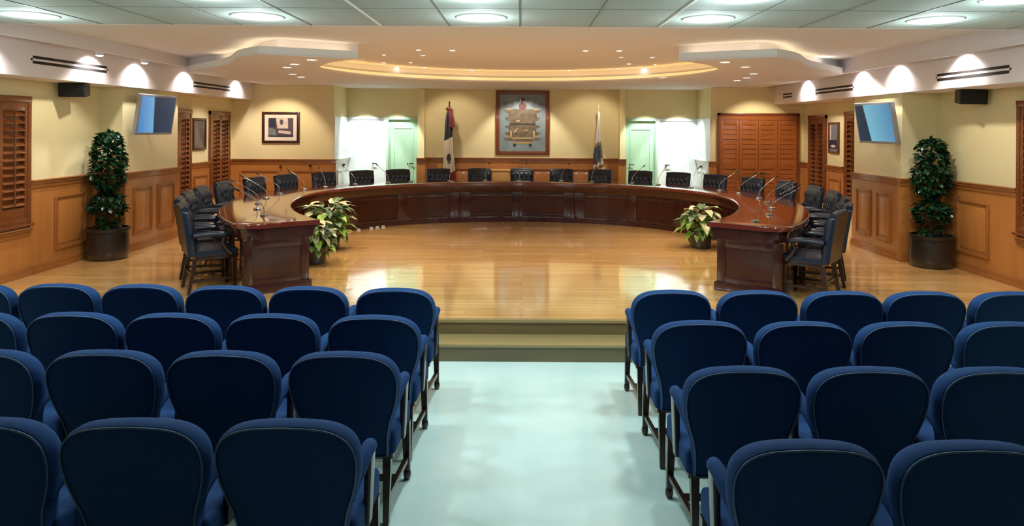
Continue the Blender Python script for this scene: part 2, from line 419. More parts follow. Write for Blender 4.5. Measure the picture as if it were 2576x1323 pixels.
# led strips lying on the ledges
def ribbon(name, pts, w, z, parent, m):
    b = MB(); V = [Vector(p) for p in pts]
    rings = []
    for i,p in enumerate(V):
        d = (V[min(i+1,len(V)-1)]-V[max(i-1,0)]).normalized(); nrm = Vector((-d.y,d.x))
        q0 = p-nrm*w/2; q1 = p+nrm*w/2
        rings.append([(q0.x,q0.y,z),(q1.x,q1.y,z),(q1.x,q1.y,z+.006),(q0.x,q0.y,z+.006)])
    b.loops(rings); return b.build(name, m, parent)
led = thing('cove_light', 'hidden warm cove strip glowing round the oval ceiling recess', 'cove light', (0,0,ZF+.03))
ar = [(SX+x, 9.85+(y-9.85)*.975) for x,y in arc(0,9.85,3.03,-PI/2*.92,PI/2*.92,40)]
ribbon('led_strip', ar, .05, ZF+.0255, led, M['led'])
for sg in (-1,1):
    led = thing('cove_light', 'hidden warm cove strip on the blue-edged ceiling ledge, '+SIDE[sg], 'cove light', (SX+sg*3,9,ZF+.1))
    pts = smooth_path([(2.15,8.68),(2.90,8.24),(3.35,8.62),(3.76,9.33),(4.44,10.03)],6)
    ribbon('led_strip', [(SX+sg*x,y) for x,y in pts], .05, ZF+.099, led, M['led_soft'])

# ------------------------------------------------------------------ lights
def light(name, typ, loc, energy, color, aim=None, size=.1, cone=60, blend=.5, radius=.04):
    d = bpy.data.lights.new(name, typ); d.energy = energy; d.color = color
    o = bpy.data.objects.new(name, d); COL.objects.link(o); o.location = loc
    if typ == 'SPOT': d.spot_size = math.radians(cone); d.spot_blend = blend; d.shadow_soft_size = radius
    if typ == 'AREA': d.shape = 'DISK'; d.size = size
    if typ == 'POINT': d.shadow_soft_size = radius
    if aim is not None:
        o.rotation_euler = (Vector(aim)-Vector(loc)).to_track_quat('-Z','Y').to_euler()
    return o
WARM = (1,.85,.66); NEUT = (1,.94,.84); COOL = (.80,.97,1.0); VIOL = (1,.94,.95)
XS = (-3.99,-2.15,-.34,1.495,3.33)
names = ['end one, '+SIDE[-1],'next to the end, '+SIDE[-1],'over the aisle','next to the end, '+SIDE[1],'end one, '+SIDE[1]]
proto = None
for j, (y, rn) in enumerate(((5.53,'row next to the stage'),(4.63,'second row from the stage'))):
    for i, x in enumerate(XS):
        lab = 'round cool ceiling lamp, %s, %s' % (rn, names[i])
        if j < 2:
            if proto is None:
                proto = thing('ceiling_lamp', lab, 'ceiling lamp', (0,0,0), 'cool lamps in the tiled ceiling')
                MB().lathe([(.150,0),(.153,-.012),(.20,-.008),(.205,0)], n=32).build('trim_ring', M['white'], proto)
                MB().lathe([(.151,-.004),(.13,-.014),(.08,-.020),(.02,-.022)], n=32).build('diffuser', M['bulb_cool'], proto)
                o = proto; o.location = (x,y,ZT)
            else: o = dup(proto, (x,y,ZT), 0, lab)
        light('lamp', 'AREA', (x,y,ZT-.03), 15, COOL, (x,y,0), .28)
        light('lamp_glow', 'POINT', (x,y,ZT-.10), 8.5, COOL, radius=.05)

# star lights
def px(pxx, pyy, z):     # point of a picture position on a horizontal plane at height z
    dx = (pxx-1315); dy = (pyy-321); r = .0055
    u = dx*math.cos(r)+dy*math.sin(r); v = -dx*math.sin(r)+dy*math.cos(r)
    Y = (H-z)*F/v
    return (u*Y/F, Y)
stars = [(966,139,.7),(965,158,1),(1053,126,1),(1064,140,.9),(1033,158,.9),(999,170,1),(1068,170,1),(1138,127,1.1),(1188,176,1.1),
         (1473,128,1.1),(1558,128,1.1),(1563,145,.9),(1582,161,1),(1555,173,.9),(1641,145,1),(1648,163,.7),(1619,173,1.1),(1432,177,1)]
pr = None; cnt = {-1:0,1:0}
for (a, b_, sc) in sorted(stars, key=lambda t: abs(t[0]-1310)):
    x, y = px(a, b_, ZM-.008); sg = -1 if a < 1310 else 1; cnt[sg] += 1
    lab = "tiny ceiling spotlight, %s out from the room's middle, %s" % (ORD[cnt[sg]], SIDE[sg])
    if pr is None:
        pr = thing('ceiling_spotlight', lab, 'spotlight', (x,y,ZM), 'star-like spotlights in the stage ceiling')
        b = MB(); b.lathe([(.030,0),(.034,-.008),(.045,-.005),(.047,0)], n=16)
        ob = b
        pv = [Vector(v)+Vector((x,y,ZM)) for v in b.v]; b.v = [tuple(v) for v in pv]; b.build('trim_ring', M['white'], pr)
        b = MB(); b.lathe([(.033,-.003),(.02,-.010),(.004,-.012)], n=16); b.v = [tuple(Vector(v)+Vector((x,y,ZM))) for v in b.v]; b.build('bulb', M['bulb'], pr)
        o = pr
    else: o = dup(pr, (x,y,ZM), 0, lab)
    o.scale = (sc*1.05,)*3
    if b_ < 165: light('star', 'SPOT', (x,y,ZM-.03), 46, WARM, (x,y,0), cone=95, blend=.8, radius=.03)
# soffit downlights in the ring
ring = [(784,151),(741,162),(722,170),(736,187),(757,194),(1875,169),(1896,186),(1878,196),(1854,203),(1824,157)]
pr = None; cnt = {-1:0,1:0}
for (a, b_) in ring:
    x, y = px(a, b_, ZF-.006); sg = -1 if a < 1310 else 1; cnt[sg] += 1
    lab = 'flush downlight in the soffit, %s from its tip, %s' % (ORD[cnt[sg]], SIDE[sg])
    if pr is None:
        pr = thing('soffit_downlight', lab, 'downlight', (x,y,ZF), 'downlights in the horseshoe soffit')
        o3 = Vector((x,y,ZF))
        b = MB(); b.lathe([(.055,0),(.06,-.007),(.085,-.005),(.088,0)], n=20); b.v = [tuple(Vector(v)+o3) for v in b.v]; b.build('trim_ring', M['white'], pr)
        b = MB(); b.lathe([(.06,-.002),(.03,-.006),(.006,-.007)], n=20); b.v = [tuple(Vector(v)+o3) for v in b.v]; b.build('bulb', M['bulb'], pr)
    else: dup(pr, (x,y,ZF), 0, lab)
    light('down', 'SPOT', (x,y,ZF-.03), 52, WARM, (x,y,0), cone=100, blend=.7, radius=.05)
# spot heads in the side slots
pr = None
for sg, xs, ys in ((-1,-5.37,(6.9,8.67,9.7,11.1,13.1)),(1,5.0,(6.4,7.9,9.3,10.3,12.3))):
    for i, y in enumerate(ys):
        z = ZM-.06
        lab = 'track spotlight in the ceiling slot, %s from the back wall, %s' % (ORD[5-i], SIDE[sg])
        loc = (xs,y,z)
        if pr is None:
            pr = thing('track_spotlight', lab, 'spotlight', loc, 'track spotlights in the side slots'); o3 = Vector(loc)
            b = MB(); b.tube([(0,0,.08),(0,0,.0)], .012, 8); b.lathe([(.02,.01),(.045,-.01),(.05,-.10),(.047,-.115)], n=18); b.v = [tuple(Vector(v)+o3) for v in b.v]; b.build('lamp_head', M['white'], pr)
            b = MB(); b.lathe([(.044,-.117),(.03,-.124),(.004,-.128)], n=18); b.v = [tuple(Vector(v)+o3) for v in b.v]; b.build('bulb', M['bulb'], pr)
        else: dup(pr, loc, 0, lab)
        light('track', 'SPOT', (xs-sg*.03,y,z-.135), 38, VIOL, (xs+sg*.12,y,2.68), cone=132, blend=.7, radius=.03)
# wall washers over the paintings and in the niches
light('wash', 'SPOT', (0,14.15,ZF-.03), 70, NEUT, (0,15.0,1.6), cone=88, blend=.4)
light('wash', 'SPOT', (-1.6,13.9,ZF-.03), 26, WARM, (-1.5,15.0,1.9), cone=85, blend=.6)
light('wash', 'SPOT', (1.6,13.9,ZF-.03), 26, WARM, (1.5,15.0,1.9), cone=85, blend=.6)
for x in (-3.45,-2.75,2.7,3.4):
    light('niche', 'SPOT', (x,14.2,ZF-.03), 120, (.84,1,.97), (x,14.95,1.3), cone=62, blend=.35)
for x in (-4.9,4.75):
    light('wash', 'SPOT', (x*.97,12.9,ZF-.03), 60, WARM, (x,13.95,1.5), cone=85, blend=.5)
for sg, xx, ys in ((-1,-4.6,(8.4,10.4,12.4)),(1,4.4,(8.0,10.0,12.2))):
    for y in ys:
        light('wash', 'SPOT', (xx,y,ZM-.03 if y < 11 else ZF-.03), 60, NEUT, (xx+sg*1.0,y+.1,1.3), cone=80, blend=.45)

# ------------------------------------------------------------------ slot vents
vents = [(TL(-5.50),7.66,9.03,H+.735,-1,"long slot air vent above the speaker, tricolour flag's side"),
         (TL(-5.50),11.4,12.82,H+.695,-1,"slot air vent above the shuttered windows, tricolour flag's side"),
         (TR(5.12),7.19,8.45,H+.645,1,"long slot air vent above the speaker, white flag's side"),
         (TR(5.12),10.6,11.95,H+.655,1,"slot air vent beyond the wall screen, white flag's side"),
         (TR(5.12),13.0,13.45,H+.65,1,'short slot air vent near the wooden double door')]
for T,u0,u1,z,sg,lab in vents:
    r = thing('air_vent', lab, 'air vent', T((u0+u1)/2,z,0), 'slot air vents in the side bulkheads')
    b = MB(T); b.box(u0-.02,u1+.02,z-.012,z+.012,0,.006); b.box(u0-.02,u0,z-.05,z+.05,0,.006); b.box(u1,u1+.02,z-.05,z+.05,0,.006)
    b.build('vent_frame', M['band'], r)
    for dz in (-.045,.012): MB(T).box(u0,u1,z+dz,z+dz+.032,.0,.004).build('slot', M['slotblack'], r)

# ------------------------------------------------------------------ desk
half = [(0,13.0),(.6,12.95),(1.2,12.82),(1.8,12.60),(2.37,12.22),(2.86,11.64),(3.16,10.93),(3.21,10.15),(3.02,9.23),(2.66,8.37),(2.17,7.66)]
DX = -.10
pts = [(DX-x,y) for x,y in half[::-1]]+[(DX+x,y) for x,y in half[1:]]
dense = [Vector(p) for p in smooth_path(pts, 12)]
acc = [0]
for a,b in zip(dense, dense[1:]): acc.append(acc[-1]+(b-a).length)
LEN = acc[-1]
def cur(s):
    s = min(max(s, 0), LEN)
    import bisect
    i = min(max(bisect.bisect_right(acc, s)-1, 0), len(dense)-2)
    t = (s-acc[i])/(acc[i+1]-acc[i]); return dense[i].lerp(dense[i+1], t)
def nor(s):
    d = (cur(s+.12)-cur(s-.12)).normalized(); return Vector((-d.y, d.x))     # outward (away from the inside)
def cp(s, d, z):
    p = cur(s)+nor(s)*d
    return (p.x, p.y, z)
SMID = min(range(len(dense)), key=lambda i: -dense[i].y); SMID = acc[SMID]
def strip(b, s0, s1, d0, d1, z0, z1, n=None):
    n = n or max(2, int((s1-s0)/.12))
    b.loops([[cp(s0+(s1-s0)*k/n,d0,z0),cp(s0+(s1-s0)*k/n,d1,z0),cp(s0+(s1-s0)*k/n,d1,z1),cp(s0+(s1-s0)*k/n,d0,z1)] for k in range(n+1)])
W = .865
desk = thing('council_desk', 'large horseshoe council desk of polished dark mahogany on the stage', 'desk', (DX,10.3,S))
def sweep_profile(prof, e0=0.0, rc=.28, inset=0):
    b = MB(); rings = []
    ss = [e0+.0]+[e0+rc*(1-math.cos(PI/2*k/8)) for k in range(1,9)]
    mid = [e0+rc+(LEN-2*e0-2*rc)*k/110 for k in range(1,110)]
    ss = ss+mid+[LEN-q for q in ss[::-1]]
    for s_ in ss:
        e = min(s_-e0, LEN-e0-s_)
        cut = rc-math.sqrt(max(0, rc*rc-(rc-e)**2)) if e < rc else 0
        rings.append([cp(s_, d-(cut if d > W/2 else 0), S+z) for d,z in prof])
    b.loops(rings); return b
sweep_profile([(0,.705),(-.004,.72),(-.004,.742),(.006,.754),(.02,.756),(W-.02,.756),(W-.006,.754),(W+.004,.742),(W+.004,.72),(W,.705)]).build('worktop', M['mahog_top'], desk, smooth=50)
sweep_profile([(.07,.575),(.055,.60),(.05,.64),(.03,.69),(.03,.705),(W-.03,.705),(W-.03,.69),(W-.05,.64),(W-.055,.60),(W-.07,.575)], .04, .25).build('apron', M['mahog'], desk, smooth=50)
b = MB(); strip(b, .06, LEN-.06, .085, .14, S, S+.075); b.build('plinth', M['mahog'], desk)
NP = 7; e = .13
for k in range(NP):
    s0 = e+(LEN-2*e)*k/NP+.004; s1 = e+(LEN-2*e)*(k+1)/NP-.004
    b = MB(); strip(b, s0, s1, .118, .15, S+.075, S+.575)
    fp = b.build('front_panel', M['mahog'], desk)
    fr = MB()
    for q0,q1 in ((0,.09),(.455,.545),(.91,1)): strip(fr, s0+(s1-s0)*q0, s0+(s1-s0)*q1, .10, .118, S+.075, S+.575)
    for q0,q1 in ((.09,.455),(.545,.91)):
        for z0,z1 in ((.075,.15),(.50,.575)): strip(fr, s0+(s1-s0)*q0, s0+(s1-s0)*q1, .10, .118, S+z0, S+z1)
    fr.build('panel_frame', M['mahog'], fp, bevel=.003)
    if k: 
        b = MB(); strip(b, s0-.02, s0+.012, .15, .5, S, S+.575, 2); b.build('divider', M['mahog'], desk)
for s0,s1,sf in ((.06,.12,-1),(LEN-.12,LEN-.06,1)):
    b = MB(); strip(b, s0, s1, .10, .80, S, S+.575, 2); ep = b.build('end_panel', M['mahog'], desk)
    a0,a1 = ((.045,.06) if sf < 0 else (LEN-.06,LEN-.045))
    b = MB()
    for d0,d1,z0,z1 in ((.10,.19,.10,.575),(.71,.80,.10,.575),(.19,.71,.49,.575),(.19,.71,.10,.17)): strip(b, a0, a1, d0, d1, S+z0, S+z1, 1)
    b.build('panel_frame', M['mahog'], ep, bevel=.003)
    a0,a1 = ((.025,.06) if sf < 0 else (LEN-.06,LEN-.025))
    b = MB(); strip(b, a0, a1, .075, .82, S, S+.10, 1); b.build('end_plinth', M['mahog'], ep, bevel=.008)

# ------------------------------------------------------------------ audience chairs
def lean(y, z): return y-(max(z,.42)-.42)*.23
def outline(n=11):
    hw = [(.355,.215),(.42,.215),(.48,.219),(.55,.232),(.62,.256),(.68,.272),(.75,.281)]
    right = [(w,z) for z,w in hw]
    # rounded top corner
    top = []
    for k in range(1,12):
        a = PI/2*k/12
        top.append((.281*math.cos(a)**.60, .75+.172*math.sin(a)**.72))
    top.append((0,.924))
    r = right+top
    return r+[(-x,z) for x,z in r[-2::-1]]
def loft(b, out, layers, cz, yf, leanf):
    rings = []
    for ins, y in layers:
        ring = []
        for x,z in out:
            k = math.hypot(x, z-cz)
            f_ = max(0, 1-ins/k) if k > 0 else 0
            xx, zz = x*f_, cz+(z-cz)*f_
            ring.append((xx, leanf(y, zz), zz))
        rings.append(ring)
    b.loops(rings)
def make_audience_chair():
    t = thing('audience_armchair', 'x', 'armchair', (0,0,0))
    out = outline()
    b = MB(); loft(b, out, [(.10,-.236),(.016,-.235),(.004,-.232),(.0,-.224),(-.007,-.20),(-.006,-.165),(.006,-.135),(.045,-.115),(.12,-.108)], .64, 0, lean)
    bk = b.build('backrest', M['fabric'], t, smooth=60)
    b = MB(); ring = [(x*.985, lean(-.2375,z), .64+(z-.64)*.985) for x,z in out]; b.tube(ring+[ring[0]], .004, 6); b.build('piping', M['piping'], bk, smooth=80)
    # seat
    b = MB(); b.box(-.235,.235,-.19,.25,.325,.375); b.build('seat_rail', M['legwood'], t, bevel=.006)
    b = MB(); b.box(-.25,.25,-.20,.265,.345,.475)
    b.build('seat', M['fabric'], t, smooth=60, bevel=.035, seg=4)
    for s in (-1,1):
        b = MB()
        path = [(s*.225,lean(-.20,.59),.585),(s*.236,-.19,.625),(s*.248,-.12,.665),(s*.255,-.04,.692),(s*.256,.015,.688),(s*.255,.035,.665)]
        b.tube(path, [.028,.030,.032,.033,.032,.024], 12, (1,.95)); ar_ = b.build('armrest', M['fabric'], t, smooth=70)
        b = MB(); b.hexa([(s*.252-.014,-.035,.36),(s*.252+.014,-.035,.36),(s*.252+.014,.025,.36),(s*.252-.014,.025,.36)],
                         [(s*.262-.016,-.05,.67),(s*.262+.016,-.05,.67),(s*.262+.016,.03,.67),(s*.262-.016,.03,.67)]); b.build('arm_post', M['legwood'], ar_, bevel=.006)
        b = MB(); b.bar((s*.228,.228,.35),(s*.235,.235,.06),.046,.034); b.lathe([(.017,.062),(.022,.05),(.024,.03),(.018,.008),(.013,0)], (s*.235,.235,0), 12); b.build('leg', M['legwood'], t)
        b = MB(); b.bar((s*.205,-.185,.36),(s*.208,-.225,0),.044,.030); b.build('leg', M['legwood'], t)
        b = MB(); b.bar((s*.206,-.21,.13),(s*.233,.225,.13),.026,.026); b.build('stretcher', M['legwood'], t)
    b = MB(); b.bar((-.215,.0,.13),(.215,.0,.13),.028,.028); b.build('stretcher', M['legwood'], t)
    return t
ac = make_audience_chair(); used = [False]
rows = [  # (side, [(centre px, top px)...], row word)
    (-1,[(996,728),(777,724),(566,722),(356,718.5),(145,717),(-66,716)],'row next to the steps'),
    (-1,[(944,797),(685,793.5),(434,792),(185,789.5),(-68,788)],'second row from the steps'),
    (-1,[(868,890),(560,888),(256,886),(-47,884)],'third row from the steps'),
    (-1,[(725,1065),(334,1063),(-60,1061)],'fourth row from the steps'),
    (1,[(1693,733),(1911,734),(2124,735.5),(2334,736.5),(2552,737)],'row next to the steps'),
    (1,[(1766,811),(2029,813),(2287,814),(2545,814)],'second row from the steps'),
    (1,[(1873,928),(2197,929),(2517,930)],'third row from the steps'),
    (1,[(2038,1119),(2462,1121)],'fourth row from the steps')]
for sg, cs, rn in rows:
    for i, (c0, ty) in enumerate(cs):
        Y = (H-.924)*F/((ty-321)-(c0-1315)*.0055)
        x = (c0-1315)*Y/F
        yy = Y+.315
        lab = 'blue armchair, %s from the aisle, %s, %s' % (ORD[i+1], rn, SIDE[sg])
        g = "blue audience armchairs in rows"
        rz = R.uniform(-.015,.015)
        if not used[0]:
            ac.location = (x,yy,0); ac.rotation_euler = (0,0,rz); ac['label'] = lab; ac['group'] = g; used[0] = True
        else: dup(ac, (x,yy,0), rz, lab, g)

# ------------------------------------------------------------------ council chairs (local: faces +Y)
def clean(y, z): return y-(max(z,.45)-.45)*.16
def make_council_chair():
    t = thing('council_chair', 'x', 'armchair', (0,0,0))
    # frame of the back, leather front with button tufting
    hw = .245; z0,z1 = .40,.915; rr = .05
    out = [(hw-.012,z0),(hw-.008,.55),(hw,z1-rr)]+[(hw-rr+rr*math.cos(PI/2*k/5), z1-rr+rr*math.sin(PI/2*k/5)) for k in range(1,6)]+[(.1,z1+.006),(0,z1+.008)]
    out = out+[(-x,z) for x,z in out[-2::-1]]
    b = MB(); loft(b, out, [(.10,-.262),(.012,-.262),(0,-.252),(0,-.195),(.014,-.18),(.05,-.176)], .66, 0, clean)
    bk = b.build('backrest', M['leather'], t, smooth=50)
    b = MB(); loft(b, [(x*.955,.66+(z-.66)*.955) for x,z in out], [(.10,-.2665),(.0,-.2665),(.0,-.26)], .66, 0, clean); b.build('back_panel', M['leather_warm_reflection'], bk)
    nx, nz = 24, 26; g = MB(); vs = []; fs = []
    for j in range(nz+1):
        for i in range(nx+1):
            u = -1+2*i/nx; v = j/nz
            x = u*(hw-.02); z = .47+v*(z1-.018-.47)
            tuft = abs(math.cos(PI*(u*2.5+v*2.5)))**.5*abs(math.cos(PI*(u*2.5-v*2.5)))**.5
            edge = min(1, (1-abs(u))*6)*min(1, min(v,1-v)*7)
            y = -.185+(.018+.030*tuft)*edge
            vs.append((x, clean(y,z), z))
    for j in range(nz):
        for i in range(nx): fs.append((j*(nx+1)+i, j*(nx+1)+i+1, (j+1)*(nx+1)+i+1, (j+1)*(nx+1)+i))
    g.add(vs, fs); g.build('tufted_pad', M['leather'], bk, smooth=60)
    b = MB(); b.tube([(-hw+.004,clean(-.225,.905),.905),(-.12,clean(-.225,.918),.918),(.12,clean(-.225,.918),.918),(hw-.004,clean(-.225,.905),.905)], .036, 12); b.build('rolled_top', M['leather'], bk, smooth=70)
    b = MB(); b.box(-.24,.24,-.19,.235,.36,.405); b.build('seat_frame', M['legwood'], t, bevel=.006)
    # domed cushion
    n = 10; vs = []; fs = []
    for j in range(n+1):
        for i in range(n+1):
            u = -1+2*i/n; v = -1+2*j/n
            vs.append((u*.235, .02+v*.215, .455+.045*(1-abs(u)**3)*(1-abs(v)**3)))
    for j in range(n):
        for i in range(n): fs.append((j*(n+1)+i, j*(n+1)+i+1, (j+1)*(n+1)+i+1, (j+1)*(n+1)+i))
    m0 = len(vs); rim = [j for j in range(n+1)]+[k*(n+1)+n for k in range(1,n+1)]+[n*(n+1)+k for k in range(n-1,-1,-1)]+[k*(n+1) for k in range(n-1,0,-1)]
    for q in rim: vs.append((vs[q][0]*1.0, vs[q][1], .395))
    for k in range(len(rim)): fs.append((rim[k], rim[(k+1)%len(rim)], m0+(k+1)%len(rim), m0+k))
    b = MB(); b.add(vs, fs); b.build('seat', M['leather'], t, smooth=60)
    for s in (-1,1):
        b = MB(); b.tube([(s*.262,clean(-.19,.63),.628),(s*.272,-.10,.640),(s*.276,.01,.640),(s*.274,.105,.628),(s*.27,.125,.61)], [.034,.038,.040,.038,.025], 12, (1.05,.75)); am = b.build('armrest', M['leather'], t, smooth=70)
        b = MB(); b.tube([(s*.272,.09,.615),(s*.268,.07,.54),(s*.258,.11,.47),(s*.25,.17,.41)], [.022,.018,.02,.024], 8); b.build('arm_support', M['legwood'], am, smooth=70)
        b = MB(); b.bar((s*.215,.20,.365),(s*.218,.205,0),.048,.036); b.build('leg', M['legwood'], t)
        b = MB(); b.bar((s*.205,-.19,.365),(s*.215,-.255,0),.046,.032); b.build('leg', M['legwood'], t)
        b = MB(); b.bar((s*.212,-.21,.14),(s*.217,.20,.14),.026,.026); b.build('stretcher', M['legwood'], t)
    b = MB(); b.bar((-.21,.0,.14),(.21,.0,.14),.026,.026); b.build('stretcher', M['legwood'], t)
    b = MB(); b.bar((-.205,-.215,.2),(.205,-.215,.2),.026,.026); b.build('stretcher', M['legwood'], t)
    return t
cc = make_council_chair(); used = [False]
seats = []
def seat_at(pxv, lo, hi, d=1.26):    # s where the chair back at offset d projects to picture column pxv
    for _ in range(50):
        m = (lo+hi)/2; p = cur(m)+nor(m)*d
        if 1315+p.x*F/p.y < pxv: lo = m
        else: hi = m
    return (lo+hi)/2
cols = [722,818,912,1002,1105,1208,1313,1413,1510,1612,1706,1797,1893]
ss = [seat_at(q, LEN*.15, LEN*.85) for q in cols]
mid_i = 6
sL = ss[0]; sR = ss[-1]
eL, eR = .60, LEN-.36
leftS = [sL+(eL-sL)*(k/6)**1.1 for k in range(1,7)]; rightS = [sR+(eR-sR)*(k/6)**1.08 for k in range(1,7)]
alls = leftS[::-1]+ss+rightS
cidx = len(leftS)+mid_i
print('DESK len', LEN, 'seats', len(alls), 'L', len(leftS), 'R', len(rightS), alls[0], LEN-alls[-1])
for i, s_ in enumerate(alls):
    q_ = cur(s_)+nor(s_)*1.26; print('SEAT', i-cidx, round(s_,2), 'px', round(1315+q_.x*F/q_.y), 'ytop', round(321+.88*F/q_.y))
    p = cur(s_)+nor(s_)*1.0; nn = nor(s_); k = i-cidx
    rz = math.atan2(nn.x, -nn.y)     # local +Y points to the desk (-normal)
    rz += R.uniform(-.05,.05)
    if k == 0: lab = 'leather council chair at the middle of the curved desk, below the large painting'
    else: lab = "leather council chair, %s from the desk's middle on the %s" % (ORD[abs(k)], SIDE[-1 if k < 0 else 1])
    g = 'leather chairs round the council desk'
    if not used[0]:
        cc.location = (p.x,p.y,S); cc.rotation_euler = (0,0,rz); cc['label'] = lab; cc['group'] = g; used[0] = True
    else: dup(cc, (p.x,p.y,S), rz, lab, g)
# ------------------------------------------------------------------ microphones
mk = thing('gooseneck_microphone', 'x', 'microphone', (0,0,0), 'gooseneck microphones on the council desk')
b = MB(); b.lathe([(.045,0),(.045,.012),(.036,.022),(.012,.026)], n=18); b.build('base', M['steel'], mk)
b = MB(); b.tube([(0,0,.02),(0,0,.07),(0,-.015,.12),(0,-.09,.185),(0,-.20,.255),(0,-.30,.31)], .0042, 8); b.build('gooseneck', M['steel'], mk, smooth=70)
b = MB(); b.tube([(0,-.295,.307),(0,-.32,.322),(0,-.355,.342)], [.008,.010,.008], 10); b.build('mic_head', M['black'], mk, smooth=70)
first = True
for i, s_ in enumerate(alls):
    k = i-cidx
    s2 = s_+R.uniform(-.05,.12)
    p = cur(s2)+nor(s2)*.42; nn = nor(s2)
    rz = math.atan2(nn.x, -nn.y)+R.uniform(-.5,.5)
    lab = 'gooseneck microphone on the desk before the middle chair' if k == 0 else "gooseneck microphone, %s from the desk's middle on the %s" % (ORD[abs(k)], SIDE[-1 if k < 0 else 1])
    if first: mk.location = (p.x,p.y,S+.756); mk.rotation_euler = (0,0,rz); mk['label'] = lab; first = False; o = mk
    else: o = dup(mk, (p.x,p.y,S+.756), rz, lab)
# ------------------------------------------------------------------ topiaries
def leaf(b, p, d, up, ln, wd, curl=.25):
    d = d.normalized(); sd = d.cross(up).normalized(); n = sd.cross(d).normalized()
    q = [p, p+d*ln*.35+sd*wd*.5+n*ln*.05, p+d*ln*.35-sd*wd*.5+n*ln*.05, p+d*ln*.75+sd*wd*.42-n*ln*curl*.3, p+d*ln*.75-sd*wd*.42-n*ln*curl*.3, p+d*ln-n*ln*curl, p+d*ln*.35-n*wd*.12, p+d*ln*.75-n*(ln*curl*.3+wd*.1)]
    b.add([tuple(v) for v in q], [(0,1,6),(0,6,2),(1,3,7,6),(6,7,4,2),(3,5,7),(7,5,4)])
def topiary(x, y, h, sg, lab, seed):
    rd = random.Random(seed)
    r = thing('potted_topiary', lab, 'potted plant', (x,y,S))
    b = MB(); b.lathe([(.225,0),(.25,.03),(.262,.12),(.25,.30),(.245,.36),(.268,.375),(.27,.415),(.245,.42),(.235,.385),(.05,.385)], (x,y,S), 32); b.build('pot', M['pot'], r)
    MB().lathe([(.235,.386),(.2,.395),(.02,.40)], (x,y,S), 24).build('soil', M['soil'], r)
    b = MB(); b.tube([(x,y,S+.38),(x+.01,y,S+.7),(x-.01,y,S+1.1),(x,y,S+h-.1)], [.03,.026,.022,.012], 8); b.build('trunk', M['trunk'], r)
    def prof(z):
        K = [(.42,.13),(.58,.15),(.62,.20),(.72,.225),(.82,.19),(.88,.06),(.94,.07),(.99,.18),(1.07,.22),(1.2,.22),(1.35,.20),(1.5,.175),(1.62,.155),(1.68,.10),(1.70,.02)]
        z = z*1.70/h
        for (a,ra),(b_,rb) in zip(K,K[1:]):
            if a <= z <= b_: return ra+(rb-ra)*(z-a)/(b_-a)
        return 0
    b = MB()
    for _ in range(1050):
        z = h*(.26+.74*rd.random()); rad = prof(z)
        if z < .36*h and rd.random() < .6: continue
        if rad < .02: continue
        a = rd.uniform(0, 2*PI); q = rad*math.sqrt(rd.uniform(.45,1))
        p = Vector((x+q*math.cos(a), y+q*math.sin(a), S+z))
        d = Vector((math.cos(a)+rd.uniform(-.7,.7), math.sin(a)+rd.uniform(-.7,.7), rd.uniform(-.7,.7)))
        leaf(b, p-d.normalized()*.03, d, Vector((rd.uniform(-.3,.3),rd.uniform(-.3,.3),1)), rd.uniform(.075,.115), rd.uniform(.05,.065))
    for k in range(5):
        leaf(b, Vector((x,y,S+h-.06)), Vector((rd.uniform(-.3,.3),rd.uniform(-.3,.3),1)), Vector((0,1,.2)), .11, .03)
    b.build('foliage', M['leaf'], r, smooth=25)
topiary(-5.61, 9.26, 1.71, -1, "tall leafy topiary in a dark pot beside the wall screen, tricolour flag's side", 3)
topiary(5.40, 9.03, 1.68, 1, "tall leafy topiary in a dark pot below the wall screen, white flag's side", 5)
# floor arrangements inside the horseshoe
def arrangement(x, y, lab, seed, sc):
    rd = random.Random(seed)
    r = thing('flower_arrangement', lab, 'flower arrangement', (x,y,S))
    b = MB(); b.lathe([(.13,0),(.15,.02),(.17,.2),(.18,.26),(.165,.27),(.15,.24),(.03,.24)], (x,y,S), 24); b.build('pot', M['pot'], r)
    for nm, m, n, z0, z1 in (('leaves', 'leaf_b', 46, .22, .55), ('dark_leaves', 'leaf_d', 26, .3, .66), ('pale_blooms', 'leaf_c', 26, .42, .68)):
        b = MB()
        for _ in range(n):
            a = rd.uniform(0, 2*PI); el = rd.uniform(-.75,.45) if nm == 'leaves' else rd.uniform(-.3,.9)
            q = rd.uniform(.04,.18)
            p = Vector((x+q*math.cos(a), y+q*math.sin(a), S+rd.uniform(z0,z1)*sc))
            d = Vector((math.cos(a), math.sin(a), el))
            leaf(b, p, d, Vector((0,0,1)), rd.uniform(.17,.29)*sc, rd.uniform(.10,.16)*sc, .5)
        b.build(nm, M[m], r, smooth=25)
    b = MB()
    for _ in range(14):
        a = rd.uniform(0,2*PI); q = rd.uniform(.05,.16)
        b.tube([(x+.3*q*math.cos(a),y+.3*q*math.sin(a),S+.24),(x+q*math.cos(a),y+q*math.sin(a),S+.56*sc)], .006, 6)
    b.build('stems', M['leaf_d'], r)
arrangement(-2.84, 10.05, "drooping green and cream leaf arrangement by the desk's inner face, tricolour flag's side", 11, 1.0)
arrangement(-2.74, 9.02, "leaf arrangement half hidden behind the desk end, tricolour flag's side", 23, .8)
arrangement(2.70, 10.35, "white-bloomed green leaf arrangement by the desk's inner face, white flag's side", 17, .92)
